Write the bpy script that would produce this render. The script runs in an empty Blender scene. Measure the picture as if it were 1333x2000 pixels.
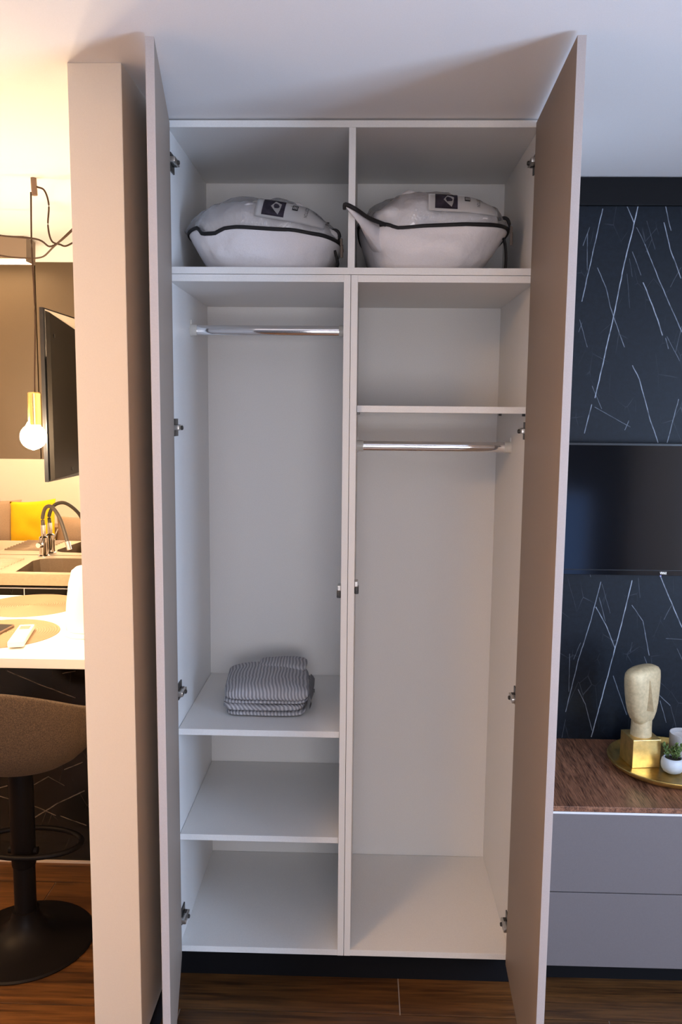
import bpy, bmesh, math, random
from mathutils import Vector, Matrix, noise
random.seed(7)
S = bpy.context.scene
COL = S.collection
PI = math.pi

# ---------------------------------------------------------------- camera, light, exposure
def make_camera():
    cd = bpy.data.cameras.new('camera'); cam = bpy.data.objects.new('camera', cd); COL.objects.link(cam)
    cd.sensor_fit = 'VERTICAL'; cd.sensor_height = 36.0; cd.sensor_width = 24.0
    cd.lens = 1595.48 / 2000 * 36.0; cd.clip_start = 0.02
    yaw, pitch, roll = (math.radians(a) for a in (1.50463, -6.93404, -0.55742))
    R = Matrix.Rotation(yaw, 3, 'Z') @ Matrix.Rotation(pitch, 3, 'X') @ Matrix.Rotation(roll, 3, 'Y')
    base = Matrix(((1, 0, 0), (0, 0, -1), (0, 1, 0)))          # camera -Z -> world +Y
    cam.matrix_world = Matrix.Translation((0.03782, -2.21517, 1.67181)) @ (R @ base).to_4x4()
    S.camera = cam
make_camera()

W = bpy.data.worlds.new('world'); S.world = W; W.use_nodes = True
W.node_tree.nodes['Background'].inputs[0].default_value = (0.25, 0.45, 1.0, 1)
W.node_tree.nodes['Background'].inputs[1].default_value = 1.3
vs = S.view_settings
vs.view_transform = 'Standard'; vs.look = 'None'; vs.gamma = 1.0; vs.use_curve_mapping = False
vs.exposure = 0.65

def area(name, loc, rot, sx, sy, watts, col):
    l = bpy.data.lights.new(name, 'AREA'); l.shape = 'RECTANGLE'; l.size = sx; l.size_y = sy
    l.energy = watts; l.color = col
    o = bpy.data.objects.new(name, l); COL.objects.link(o); o.location = loc; o.rotation_euler = rot
    return o
# daylight through the window in the right-hand wall
area('window_daylight', (2.52, -1.9, 1.25), (0, math.radians(90), 0), 1.9, 1.1, 102, (0.53, 0.71, 1.0))
# daylight through the window in the wall behind the camera
area('rear_window_daylight', (.4, -4.31, 1.25), (math.radians(90), 0, 0), 1.7, 1.3, 31, (1.0, 0.90, 0.80))
BULB = 260.0           # emission of the pendant bulbs
WARM = (1.0, 0.76, 0.50)

# ---------------------------------------------------------------- materials
def lin(h):
    h = h.lstrip('#'); v = [int(h[i:i+2], 16) / 255 for i in (0, 2, 4)]
    return tuple((c / 12.92 if c <= .04045 else ((c + .055) / 1.055) ** 2.4) for c in v) + (1,)
def new_mat(name):
    m = bpy.data.materials.new(name); m.use_nodes = True
    return m, m.node_tree, m.node_tree.nodes['Principled BSDF']
def nd(t, kind, **kw):
    n = t.nodes.new(kind)
    for k, v in kw.items():
        if k in n.inputs: n.inputs[k].default_value = v
        else: setattr(n, k, v)
    return n
def mat(name, col, rough=.5, metal=0, grain=0, gscale=200, bump=0, bscale=None, stretch=(1, 1, 1), spec=None, coat=0, bdist=.002):
    m, t, b = new_mat(name)
    c = lin(col) if isinstance(col, str) else tuple(col) + (1,)
    b.inputs['Base Color'].default_value = c
    b.inputs['Roughness'].default_value = rough; b.inputs['Metallic'].default_value = metal
    if spec is not None: b.inputs['Specular IOR Level'].default_value = spec
    if coat: b.inputs['Coat Weight'].default_value = coat
    if grain or bump:
        tc = nd(t, 'ShaderNodeTexCoord'); mp = nd(t, 'ShaderNodeMapping'); mp.inputs['Scale'].default_value = stretch
        t.links.new(tc.outputs['Object'], mp.inputs[0])
        n = nd(t, 'ShaderNodeTexNoise', Scale=gscale, Detail=3.0); t.links.new(mp.outputs[0], n.inputs['Vector'])
        if grain:
            r = nd(t, 'ShaderNodeValToRGB'); r.color_ramp.elements[0].position = .3; r.color_ramp.elements[1].position = .7
            r.color_ramp.elements[0].color = tuple(x * (1 - grain) for x in c[:3]) + (1,)
            r.color_ramp.elements[1].color = tuple(min(1, x * (1 + grain)) for x in c[:3]) + (1,)
            t.links.new(n.outputs['Fac'], r.inputs[0]); t.links.new(r.outputs[0], b.inputs['Base Color'])
        if bump:
            n2 = n
            if bscale:
                n2 = nd(t, 'ShaderNodeTexNoise', Scale=bscale, Detail=4.0); t.links.new(mp.outputs[0], n2.inputs['Vector'])
            bp = nd(t, 'ShaderNodeBump', Strength=bump, Distance=bdist)
            t.links.new(n2.outputs['Fac'], bp.inputs['Height']); t.links.new(bp.outputs[0], b.inputs['Normal'])
    return m
def emit(name, col, strength):
    m, t, b = new_mat(name)
    b.inputs['Base Color'].default_value = (.9, .85, .75, 1)
    b.inputs['Emission Color'].default_value = tuple(col) + (1,); b.inputs['Emission Strength'].default_value = strength
    return m
def wood(name, c0, c1, axis=0, scale=9, rough=.45, ring=.5):
    m, t, b = new_mat(name)
    tc = nd(t, 'ShaderNodeTexCoord'); oi = nd(t, 'ShaderNodeObjectInfo')
    mp = nd(t, 'ShaderNodeMapping'); sc = [10, 10, 10]; sc[axis] = .6; mp.inputs['Scale'].default_value = sc
    off = nd(t, 'ShaderNodeVectorMath', operation='ADD'); rnd = nd(t, 'ShaderNodeMath', operation='MULTIPLY'); rnd.inputs[1].default_value = 37.0
    t.links.new(oi.outputs['Random'], rnd.inputs[0])
    cx = nd(t, 'ShaderNodeCombineXYZ'); [t.links.new(rnd.outputs[0], cx.inputs[i]) for i in range(3)]
    t.links.new(tc.outputs['Object'], off.inputs[0]); t.links.new(cx.outputs[0], off.inputs[1]); t.links.new(off.outputs[0], mp.inputs[0])
    n = nd(t, 'ShaderNodeTexNoise', Scale=scale * .35, Detail=6.0, Roughness=.65, Distortion=.6); t.links.new(mp.outputs[0], n.inputs['Vector'])
    n2 = nd(t, 'ShaderNodeTexNoise', Scale=scale * 2.2, Detail=3.0); t.links.new(mp.outputs[0], n2.inputs['Vector'])
    mx = nd(t, 'ShaderNodeMath', operation='MULTIPLY_ADD'); mx.inputs[1].default_value = ring
    t.links.new(n2.outputs['Fac'], mx.inputs[0]); t.links.new(n.outputs['Fac'], mx.inputs[2])
    nrm = nd(t, 'ShaderNodeMath', operation='DIVIDE'); nrm.inputs[1].default_value = 1 + ring; t.links.new(mx.outputs[0], nrm.inputs[0])
    r = nd(t, 'ShaderNodeValToRGB'); r.color_ramp.elements[0].position = .38; r.color_ramp.elements[1].position = .62
    r.color_ramp.elements[0].color = lin(c0); r.color_ramp.elements[1].color = lin(c1)
    t.links.new(nrm.outputs[0], r.inputs[0])
    hs = nd(t, 'ShaderNodeHueSaturation'); v = nd(t, 'ShaderNodeMapRange'); v.inputs[3].default_value = .82; v.inputs[4].default_value = 1.15
    t.links.new(oi.outputs['Random'], v.inputs[0]); t.links.new(v.outputs[0], hs.inputs['Value'])
    t.links.new(r.outputs[0], hs.inputs['Color']); t.links.new(hs.outputs[0], b.inputs['Base Color'])
    b.inputs['Roughness'].default_value = rough
    bp = nd(t, 'ShaderNodeBump', Strength=.15, Distance=.002); t.links.new(mx.outputs[0], bp.inputs['Height']); t.links.new(bp.outputs[0], b.inputs['Normal'])
    return m
def marble(name, base, veins, rough=.35, vcol=(.42, .47, .55), width=.0012, spec=.2):
    """near-black stone; the veins are polylines in wall coordinates (x, z)"""
    m, t, b = new_mat(name); L = t.links.new
    tc = nd(t, 'ShaderNodeTexCoord')
    sep = nd(t, 'ShaderNodeSeparateXYZ'); L(tc.outputs['Object'], sep.inputs[0])
    com = nd(t, 'ShaderNodeCombineXYZ'); L(sep.outputs[0], com.inputs[0]); L(sep.outputs[2], com.inputs[1])
    nz = nd(t, 'ShaderNodeTexNoise', Scale=22.0, Detail=4.0); L(com.outputs[0], nz.inputs['Vector'])
    s1 = nd(t, 'ShaderNodeVectorMath', operation='SUBTRACT'); L(nz.outputs['Color'], s1.inputs[0]); s1.inputs[1].default_value = (.5, .5, .5)
    s2 = nd(t, 'ShaderNodeVectorMath', operation='MULTIPLY'); L(s1.outputs[0], s2.inputs[0]); s2.inputs[1].default_value = (.004, .004, 0)
    pos = nd(t, 'ShaderNodeVectorMath', operation='ADD'); L(com.outputs[0], pos.inputs[0]); L(s2.outputs[0], pos.inputs[1])
    acc = None
    for line in veins:
        I = line[-1]
        for P, Q in zip(line[:-2], line[1:-1]):
            d = Vector((Q[0] - P[0], Q[1] - P[1], 0)); ln = d.length
            v = nd(t, 'ShaderNodeVectorMath', operation='SUBTRACT'); L(pos.outputs[0], v.inputs[0]); v.inputs[1].default_value = (P[0], P[1], 0)
            dt = nd(t, 'ShaderNodeVectorMath', operation='DOT_PRODUCT'); L(v.outputs[0], dt.inputs[0]); dt.inputs[1].default_value = d / (ln * ln)
            cl = nd(t, 'ShaderNodeClamp'); L(dt.outputs['Value'], cl.inputs[0])
            sc = nd(t, 'ShaderNodeVectorMath', operation='SCALE'); sc.inputs[0].default_value = d; L(cl.outputs[0], sc.inputs['Scale'])
            ds = nd(t, 'ShaderNodeVectorMath', operation='DISTANCE'); L(v.outputs[0], ds.inputs[0]); L(sc.outputs[0], ds.inputs[1])
            mr = nd(t, 'ShaderNodeMapRange'); L(ds.outputs['Value'], mr.inputs[0])
            mr.inputs[1].default_value = width * .35; mr.inputs[2].default_value = width * (.9 + I); mr.inputs[3].default_value = I; mr.inputs[4].default_value = 0
            if acc is None: acc = mr.outputs[0]
            else:
                mx = nd(t, 'ShaderNodeMath', operation='MAXIMUM'); L(acc, mx.inputs[0]); L(mr.outputs[0], mx.inputs[1]); acc = mx.outputs[0]
    # break the veins up, add hair scratches
    nb = nd(t, 'ShaderNodeTexNoise', Scale=35.0, Detail=3.0); L(com.outputs[0], nb.inputs['Vector'])
    mb = nd(t, 'ShaderNodeMapRange'); L(nb.outputs['Fac'], mb.inputs[0]); mb.inputs[1].default_value = .3; mb.inputs[2].default_value = .62; mb.inputs[3].default_value = .35; mb.inputs[4].default_value = 1.1
    vm = nd(t, 'ShaderNodeMath', operation='MULTIPLY'); L(acc, vm.inputs[0]); L(mb.outputs[0], vm.inputs[1])
    mp = nd(t, 'ShaderNodeMapping'); mp.inputs['Scale'].default_value = (9, 4.5, 1); mp.inputs['Rotation'].default_value = (0, 0, .25); L(pos.outputs[0], mp.inputs[0])
    vo = nd(t, 'ShaderNodeTexVoronoi', feature='DISTANCE_TO_EDGE', Scale=1.6); L(mp.outputs[0], vo.inputs['Vector'])
    ve = nd(t, 'ShaderNodeMapRange'); L(vo.outputs['Distance'], ve.inputs[0]); ve.inputs[1].default_value = 0; ve.inputs[2].default_value = .012; ve.inputs[3].default_value = .13; ve.inputs[4].default_value = 0
    nm = nd(t, 'ShaderNodeTexNoise', Scale=9.0, Detail=2.0); L(com.outputs[0], nm.inputs['Vector'])
    mm = nd(t, 'ShaderNodeMapRange'); L(nm.outputs['Fac'], mm.inputs[0]); mm.inputs[1].default_value = .5; mm.inputs[2].default_value = .7
    vf = nd(t, 'ShaderNodeMath', operation='MULTIPLY'); L(ve.outputs[0], vf.inputs[0]); L(mm.outputs[0], vf.inputs[1])
    tot = nd(t, 'ShaderNodeMath', operation='ADD', use_clamp=True); L(vm.outputs[0], tot.inputs[0]); L(vf.outputs[0], tot.inputs[1])
    cl = nd(t, 'ShaderNodeTexNoise', Scale=60.0, Detail=6.0, Roughness=.8); L(com.outputs[0], cl.inputs['Vector'])
    br = nd(t, 'ShaderNodeValToRGB'); br.color_ramp.elements[0].position = .3; br.color_ramp.elements[1].position = .75
    br.color_ramp.elements[0].color = tuple(c * .55 for c in base) + (1,); br.color_ramp.elements[1].color = tuple(c * 1.6 for c in base) + (1,)
    L(cl.outputs['Fac'], br.inputs[0])
    mix = nd(t, 'ShaderNodeMix', data_type='RGBA'); L(tot.outputs[0], mix.inputs[0]); L(br.outputs[0], mix.inputs[6]); mix.inputs[7].default_value = tuple(vcol) + (1,)
    L(mix.outputs[2], b.inputs['Base Color']); b.inputs['Roughness'].default_value = rough; b.inputs['Specular IOR Level'].default_value = spec
    return m

VE = [[(0.798, 2.33), (0.745, 2.04), 0.7], [(0.759, 2.272), (0.74, 2.215), 0.35], [(0.753, 2.253), (0.757, 2.138), 0.3], [(0.91, 2.337), (0.899, 2.273), (0.875, 2.158), (0.849, 1.987), (0.802, 1.729), 0.95], [(0.792, 1.706), (0.772, 1.612), 0.7], [(0.876, 2.337), (0.902, 2.285), 0.7], [(0.909, 2.273), (0.938, 2.22), 0.3], [(0.938, 2.22), (0.992, 2.105), (1.053, 1.983), (1.072, 1.944), 0.65], [(0.79, 2.145), (0.82, 2.085), (0.838, 2.021), (0.889, 1.894), 0.5], [(0.919, 1.834), (0.944, 1.79), (0.984, 1.665), (1.016, 1.584), 0.75], [(0.9, 2.196), (0.931, 2.124), 0.35], [(0.94, 2.1), (0.976, 2.022), (1.011, 1.934), 0.95], [(1.022, 1.924), (1.033, 1.89), 0.4], [(0.998, 2.338), (1.019, 2.264), 0.6], [(0.996, 2.288), (1.02, 2.206), (1.06, 2.115), 0.75], [(1.075, 1.726), (1.046, 1.584), 0.6], [(0.803, 1.698), (0.922, 1.634), 0.3], [(0.916, 1.654), (0.905, 1.624), 0.4], [(1.026, 1.929), (1.071, 1.851), 0.3], [(0.85, 1.11), (0.824, 0.98), (0.788, 0.842), (0.751, 0.652), 0.6], [(0.838, 1.023), (0.873, 0.964), (0.909, 0.882), 0.7], [(0.955, 1.117), (0.922, 0.938), (0.887, 0.772), (0.844, 0.563), 0.9], [(0.959, 1.031), (0.999, 0.977), (1.027, 0.857), 0.5], [(1.011, 0.851), (1.026, 0.813), 0.5], [(1.048, 1.135), (1.132, 0.957), 0.85], [(0.791, 0.731), (0.817, 0.681), (0.845, 0.586), 0.4], [(0.908, 0.783), (0.933, 0.717), (0.961, 0.645), 0.45], [(1.055, 0.73), (1.108, 0.681), 0.45], [(1.073, 0.697), (1.098, 0.619), 0.4], [(0.756, 0.858), (0.759, 0.725), 0.3], [(1.081, 0.918), (1.134, 0.914), 0.25], [(0.847, 1.056), (0.872, 0.975), 0.3],
      [(1.2, 2.34), (1.32, 1.95), .7], [(1.42, 2.34), (1.26, 1.6), .7], [(1.25, 1.1), (1.45, .7), .6]]
BV = [[(-1.242, 0.731), (-1.126, 0.683), (-0.996, 0.635), 0.6], [(-1.185, 0.156), (-1.075, 0.229), (-0.973, 0.28), 0.6], [(-1.182, 0.226), (-1.083, 0.183), 0.45], [(-1.159, 0.3), (-1.105, 0.332), 0.4], [(-1.105, 0.332), (-1.046, 0.299), 0.3], [(-1.044, 0.361), (-0.977, 0.39), 0.5], [(-1.328, 0.272), (-1.26, 0.294), 0.5], [(-1.288, 0.252), (-1.248, 0.242), 0.4], [(-1.063, 0.18), (-0.97, 0.147), 0.4], [(-1.039, 0.725), (-0.993, 0.735), 0.4],
      [(-1.9, .8), (-1.6, .1), .5], [(-1.4, .1), (-1.55, .8), .4]]

random.seed(21)
for _k in range(34):                       # hair-thin scratches
    _x, _z, _l, _a = random.uniform(.70, 1.25), random.uniform(.58, 2.30), random.uniform(.03, .11), random.choice((-1, 1)) * random.uniform(.12, .5)
    VE.append([(_x, _z), (_x + _l * math.sin(_a), _z - _l * math.cos(_a)), random.uniform(.12, .3)])
M = {}
M['ceiling'] = mat('ceiling_paint', (.80, .78, .77), .9, grain=.02, gscale=400)
M['wall'] = mat('wall_paint', (.78, .75, .71), .9, grain=.02, gscale=400, bump=.05)
M['pillar'] = mat('beige_paint', (.66, .595, .52), .9, grain=.02, gscale=400, bump=.05)
M['carcass'] = mat('white_laminate', (.74, .73, .71), .45, grain=.035, gscale=420, bump=.08)
M['edge'] = mat('white_edge_band', (.76, .73, .72), .45, grain=.03, gscale=420)
M['door'] = mat('cashmere_laminate', (.245, .188, .148), .55, grain=.04, gscale=380)
M['door_edge'] = mat('cashmere_edge', (.36, .31, .29), .5, grain=.04, gscale=380)
M['black'] = mat('black_plinth', (.004, .004, .005), .55, spec=.15)
M['chrome'] = mat('chrome', (.86, .86, .87), .06, 1)
M['steel'] = mat('hinge_steel', (.55, .53, .5), .28, 1)
M['darksteel'] = mat('hinge_dark', (.06, .055, .05), .35, .6)
M['plastic'] = mat('clear_bracket', (.62, .6, .55), .3)
M['gap'] = mat('dark_gap', (.03, .028, .025), .8)
M['grout'] = mat('grout', (.45, .38, .32), .9)
M['plank'] = wood('floor_plank', '#2e1a0a', '#684320', axis=0, scale=6, rough=.38)
M['walnut'] = wood('walnut_top', '#3f2418', '#a06e52', axis=1, scale=17, rough=.42, ring=.85)
M['marble'] = marble('navy_marble', (.0040, .0066, .0115), VE, rough=.42)
M['barmarble'] = marble('black_marble', (.008, .007, .006), BV, rough=.16, vcol=(.34, .28, .22), width=.0016, spec=.5)
M['greige'] = mat('greige_drawer', (.155, .132, .130), .55, grain=.04, gscale=380)
M['kitchen'] = mat('taupe_front', (.072, .045, .021), .6, grain=.05, gscale=300)
M['worktop'] = mat('sand_worktop', (.46, .32, .20), .4, grain=.06, gscale=120)
M['sink'] = mat('sand_composite', (.60, .44, .30), .35, grain=.05, gscale=200)
M['bowl'] = mat('bowl_shaded', (.17, .115, .07), .35, grain=.1, gscale=200)  # sink composite darkened: the shade inside the bowl is in its colour
M['bartop'] = mat('white_bar_top', (.80, .78, .74), .35)
M['mirror'] = mat('mirror_glass', (.92, .92, .9), .0, 1)
M['tvblack'] = mat('tv_plastic', (.008, .008, .009), .3)
M['screen'] = mat('tv_screen', (.003, .0035, .005), .10, spec=.5)
M['tvback'] = mat('tv_back_plastic', (.010, .008, .006), .5, spec=.2)
M['tvback_lit'] = mat('tv_back_lit', (.75, .68, .58), .4)  # pale colour stands in for lamplight on the television's back
M['glow_print'] = emit('logo_glow', (.8, .85, 1), .5)  # lettering given a faint glow of its own, not a lamp
M['led'] = emit('power_led_blue', (.10, .08, 1), 1.2)
M['brass'] = mat('brass', (.85, .58, .22), .22, 1)
M['cord'] = mat('cord_fabric', (.05, .025, .012), .8)
M['hook'] = mat('hook_paint', (.19, .12, .08), .5)
M['bulb'] = emit('bulb_glow', WARM, BULB)
M['panel'] = emit('panel_diffuser', (1.0, .57, .25), 29)
M['sofa_fill'] = emit('sofa_fill_glow', (1.0, .57, .25), 44)
M['darkwall'] = mat('dark_wall_paint', (.10, .10, .11), .9, grain=.05, gscale=200)
M['lampbox'] = mat('lamp_box', (.19, .14, .10), .6)
M['diffuser'] = emit('lamp_diffuser', (1.0, .68, .36), 14)
M['stoolfab'] = mat('stool_fabric', (.070, .044, .024), .95, grain=.5, gscale=330, bump=.4, bscale=350)
M['stoolmetal'] = mat('black_metal', (.005, .004, .004), .45, spec=.1)
M['fabric_nw'] = mat('nonwoven', (.74, .71, .72), .85, grain=.05, gscale=500, bump=.55, bscale=13, bdist=.016)
M['duvet'] = mat('duvet', (.76, .74, .75), .85, bump=.8, bscale=22, bdist=.014)
M['trim'] = mat('black_trim', (.006, .005, .006), .7)
M['card'] = mat('card', (.74, .73, .72), .5)
M['photo'] = mat('card_photo', (.05, .04, .06), .4, grain=.5, gscale=60)
M['photo_w'] = mat('card_photo_duvet', (.55, .53, .52), .5)
M['ink'] = mat('ink', (.03, .03, .035), .6)
M['pull'] = mat('zip_pull', (.13, .10, .08), .4, .5)
M['gold'] = mat('gold_leaf', (.80, .54, .19), .36, .85, grain=.18, gscale=40, bump=.25, bscale=60)
M['goldstone'] = mat('gold_stone', (.58, .46, .27), .55, .25, grain=.14, gscale=90, bump=.35, bscale=120)
M['tray'] = mat('tray_brass', (.62, .42, .13), .3, .95, grain=.25, gscale=30, bump=.25, bscale=70)
M['pot'] = mat('pot_glaze', (.58, .61, .65), .5, grain=.05, gscale=100)
M['leaf'] = mat('succulent_leaf', (.11, .17, .045), .5, grain=.4, gscale=60)
M['soil'] = mat('soil', (.03, .02, .015), .9, grain=.4, gscale=200)
M['candle_cup'] = mat('candle_cup', (.45, .43, .42), .5)
M['wax'] = mat('wax', (.85, .80, .76), .5)
M['mat'] = mat('placemat', (.27, .18, .10), .9)
M['remote'] = mat('remote_white', (.80, .77, .72), .4)
M['remote_screen'] = mat('remote_screen', (.25, .22, .17), .25)
M['kettle'] = mat('kettle_white', (.86, .84, .80), .25)
M['faucetblack'] = mat('faucet_hose', (.10, .08, .06), .5)
M['sofa'] = mat('sofa_fabric', (.30, .22, .16), .95, grain=.2, gscale=200)
M['cushion'] = mat('cushion_taupe', (.34, .25, .18), .9, grain=.1, gscale=150, bump=.3, bscale=14)
M['yellow'] = mat('cushion_yellow', (.85, .52, .0), .85, grain=.05, gscale=150, bump=.3, bscale=12)
M['glass'] = mat('window_glass', (.9, .95, 1), .02)
M['frame'] = mat('window_frame', (.7, .7, .7), .4)
M['tag'] = mat('care_tag', (.08, .08, .08), .7)

def plastic_film():
    m, t, b = new_mat('clear_film'); L = t.links.new
    out = t.nodes['Material Output']
    tr = nd(t, 'ShaderNodeBsdfTransparent'); tr.inputs[0].default_value = (.95, .95, .95, 1)
    gl = nd(t, 'ShaderNodeBsdfGlossy', Roughness=.16)
    df = nd(t, 'ShaderNodeBsdfDiffuse'); df.inputs[0].default_value = (.75, .74, .75, 1)
    lw = nd(t, 'ShaderNodeLayerWeight', Blend=.35)
    tc = nd(t, 'ShaderNodeTexCoord'); n = nd(t, 'ShaderNodeTexNoise', Scale=14.0, Detail=4.0, Distortion=1.2); L(tc.outputs['Object'], n.inputs['Vector'])
    bp = nd(t, 'ShaderNodeBump', Strength=1.0, Distance=.02); L(n.outputs['Fac'], bp.inputs['Height']); L(bp.outputs[0], gl.inputs['Normal'])
    m1 = nd(t, 'ShaderNodeMixShader'); m1.inputs[0].default_value = .4; L(df.outputs[0], m1.inputs[1]); L(gl.outputs[0], m1.inputs[2])
    m2 = nd(t, 'ShaderNodeMixShader'); mr = nd(t, 'ShaderNodeMapRange'); L(lw.outputs['Fresnel'], mr.inputs[0]); mr.inputs[3].default_value = .12; mr.inputs[4].default_value = .75
    L(mr.outputs[0], m2.inputs[0]); L(tr.outputs[0], m2.inputs[1]); L(m1.outputs[0], m2.inputs[2]); L(m2.outputs[0], out.inputs[0])
    t.nodes.remove(b)
    return m
M['film'] = plastic_film()

def stripes(name, c0, c1, freq):
    m, t, b = new_mat(name); L = t.links.new
    at = nd(t, 'ShaderNodeAttribute', attribute_name='stripe')          # across-the-cloth coordinate in metres
    n = nd(t, 'ShaderNodeTexNoise', Scale=9.0, Detail=2.0); tc = nd(t, 'ShaderNodeTexCoord'); L(tc.outputs['Object'], n.inputs['Vector'])
    ad = nd(t, 'ShaderNodeMath', operation='MULTIPLY_ADD'); L(n.outputs['Fac'], ad.inputs[0]); ad.inputs[1].default_value = .02; L(at.outputs['Fac'], ad.inputs[2])
    mu = nd(t, 'ShaderNodeMath', operation='MULTIPLY'); L(ad.outputs[0], mu.inputs[0]); mu.inputs[1].default_value = freq * 2 * PI
    si = nd(t, 'ShaderNodeMath', operation='SINE'); L(mu.outputs[0], si.inputs[0])
    r = nd(t, 'ShaderNodeMapRange'); L(si.outputs[0], r.inputs[0]); r.inputs[1].default_value = -.5; r.inputs[2].default_value = .5
    mx = nd(t, 'ShaderNodeMix', data_type='RGBA'); L(r.outputs[0], mx.inputs[0]); mx.inputs[6].default_value = tuple(c0) + (1,); mx.inputs[7].default_value = tuple(c1) + (1,)
    L(mx.outputs[2], b.inputs['Base Color']); b.inputs['Roughness'].default_value = .95
    n2 = nd(t, 'ShaderNodeTexNoise', Scale=45.0, Detail=4.0); L(tc.outputs['Object'], n2.inputs['Vector'])
    a2 = nd(t, 'ShaderNodeMath', operation='MULTIPLY_ADD'); L(n2.outputs['Fac'], a2.inputs[0]); a2.inputs[1].default_value = 2.0; L(si.outputs[0], a2.inputs[2])
    bp = nd(t, 'ShaderNodeBump', Strength=.5, Distance=.003); L(a2.outputs[0], bp.inputs['Height']); L(bp.outputs[0], b.inputs['Normal'])
    return m
M['stripe'] = stripes('striped_seersucker', (.27, .265, .285), (.50, .49, .505), 97)

# ---------------------------------------------------------------- geometry helpers
def bx(bm, x0, x1, y0, y1, z0, z1, bev=0, mi=0):
    vs = [bm.verts.new((x, y, z)) for x in (x0, x1) for y in (y0, y1) for z in (z0, z1)]
    fs = [bm.faces.new([vs[i] for i in q]) for q in ((0, 1, 3, 2), (4, 6, 7, 5), (0, 4, 5, 1), (2, 3, 7, 6), (0, 2, 6, 4), (1, 5, 7, 3))]
    for f in fs: f.material_index = mi
    if bev:
        es = list({e for f in fs for e in f.edges})
        bmesh.ops.bevel(bm, geom=es, offset=bev, segments=2, affect='EDGES', profile=.6)
    return bm
def box(*a, bev=0):
    return bx(bmesh.new(), *a, bev=bev)
def lathe(prof, n=40, loc=(0, 0, 0), bm=None, cap=True):
    bm = bm or bmesh.new(); rings = []
    for r, z in prof:
        rings.append([bm.verts.new((loc[0] + r * math.cos(2 * PI * i / n), loc[1] + r * math.sin(2 * PI * i / n), loc[2] + z)) for i in range(n)])
    for a, b in zip(rings, rings[1:]):
        for i in range(n): bm.faces.new((a[i], a[(i + 1) % n], b[(i + 1) % n], b[i]))
    if cap:
        bm.faces.new(rings[0][::-1]); bm.faces.new(rings[-1])
    return bm
def spline(pts, k=8):
    pts = [Vector(p) for p in pts]; out = []
    P = [pts[0] * 2 - pts[1]] + pts + [pts[-1] * 2 - pts[-2]]
    for i in range(1, len(P) - 2):
        for s in range(k):
            t = s / k; a, b, c, d = P[i - 1:i + 3]
            out.append(.5 * ((2 * b) + (c - a) * t + (2 * a - 5 * b + 4 * c - d) * t * t + (3 * b - a - 3 * c + d) * t ** 3))
    out.append(pts[-1]); return out
def tube(pts, r, n=10, bm=None, closed=False, ry=None, up=(0, 0, 1)):
    bm = bm or bmesh.new(); pts = [Vector(p) for p in pts]; rings = []; N = len(pts); up = Vector(up)
    for i, p in enumerate(pts):
        a = pts[(i - 1) % N] if closed or i else p; b = pts[(i + 1) % N] if closed or i < N - 1 else p
        t = (b - a).normalized(); u = t.cross(up)
        if u.length < 1e-4: u = t.cross(Vector((0, 1, 0)))
        u.normalize(); w = u.cross(t)
        rr = r(i / (N - 1)) if callable(r) else r; r2 = rr if ry is None else ry
        rings.append([bm.verts.new(p + u * rr * math.cos(2 * PI * k / n) + w * r2 * math.sin(2 * PI * k / n)) for k in range(n)])
    for j in range(N if closed else N - 1):
        a, b = rings[j], rings[(j + 1) % N]
        for k in range(n): bm.faces.new((a[k], a[(k + 1) % n], b[(k + 1) % n], b[k]))
    if not closed: bm.faces.new(rings[0][::-1]); bm.faces.new(rings[-1])
    return bm
def prism(poly, z0, z1, bm=None, axis='z'):
    """poly: 2D outline; axis z -> (x,y), y -> (x,z)"""
    bm = bm or bmesh.new()
    def mk(h): return [bm.verts.new((p[0], p[1], h) if axis == 'z' else (p[0], h, p[1])) for p in poly]
    a, b = mk(z0), mk(z1); n = len(poly)
    bm.faces.new(a[::-1]); bm.faces.new(b)
    for i in range(n): bm.faces.new((a[i], a[(i + 1) % n], b[(i + 1) % n], b[i]))
    return bm
def loft(rings, bm=None, cap=True, closed=True):
    bm = bm or bmesh.new(); R = [[bm.verts.new(p) for p in r] for r in rings]; n = len(R[0])
    for a, b in zip(R, R[1:]):
        for i in range(n if closed else n - 1): bm.faces.new((a[i], a[(i + 1) % n], b[(i + 1) % n], b[i]))
    if cap and closed: bm.faces.new(R[0][::-1]); bm.faces.new(R[-1])
    return bm
def thing(name, label, cat, loc=(0, 0, 0), group=None):
    o = bpy.data.objects.new(name, None); COL.objects.link(o); o.location = loc; o.empty_display_size = .1
    return tag(o, label, cat, group)
def tag(o, label, cat, group=None):
    o['label'] = label; o['category'] = cat
    if group: o['group'] = group
    return o
def obj(name, bm, m, parent=None, smooth=False, mats=None, label=None):
    bmesh.ops.recalc_face_normals(bm, faces=bm.faces)
    me = bpy.data.meshes.new(name); bm.to_mesh(me); bm.free()
    for k in (mats or [m]): me.materials.append(M[k] if isinstance(k, str) else k)
    if smooth:
        for p in me.polygons: p.use_smooth = True
        if smooth == 'auto':
            try: me.set_sharp_from_angle(angle=math.radians(35))
            except Exception: pass
    o = bpy.data.objects.new(name, me); COL.objects.link(o)
    if parent:
        o.parent = parent
        if parent.type == 'EMPTY': o.matrix_parent_inverse = Matrix.Translation(-Vector(parent.location))
    if label: o['label'] = label
    return o
def struct(name, bm, m, label, parent=None, **k):
    o = obj(name, bm, m, parent, **k)
    if not parent: o['kind'] = 'structure'; o['label'] = label
    return o
def sset(o, label): o['kind'] = 'structure'; o['label'] = label; return o

CZ = 2.427            # ceiling height
YB = 0.55             # back wall of the living area
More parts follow.
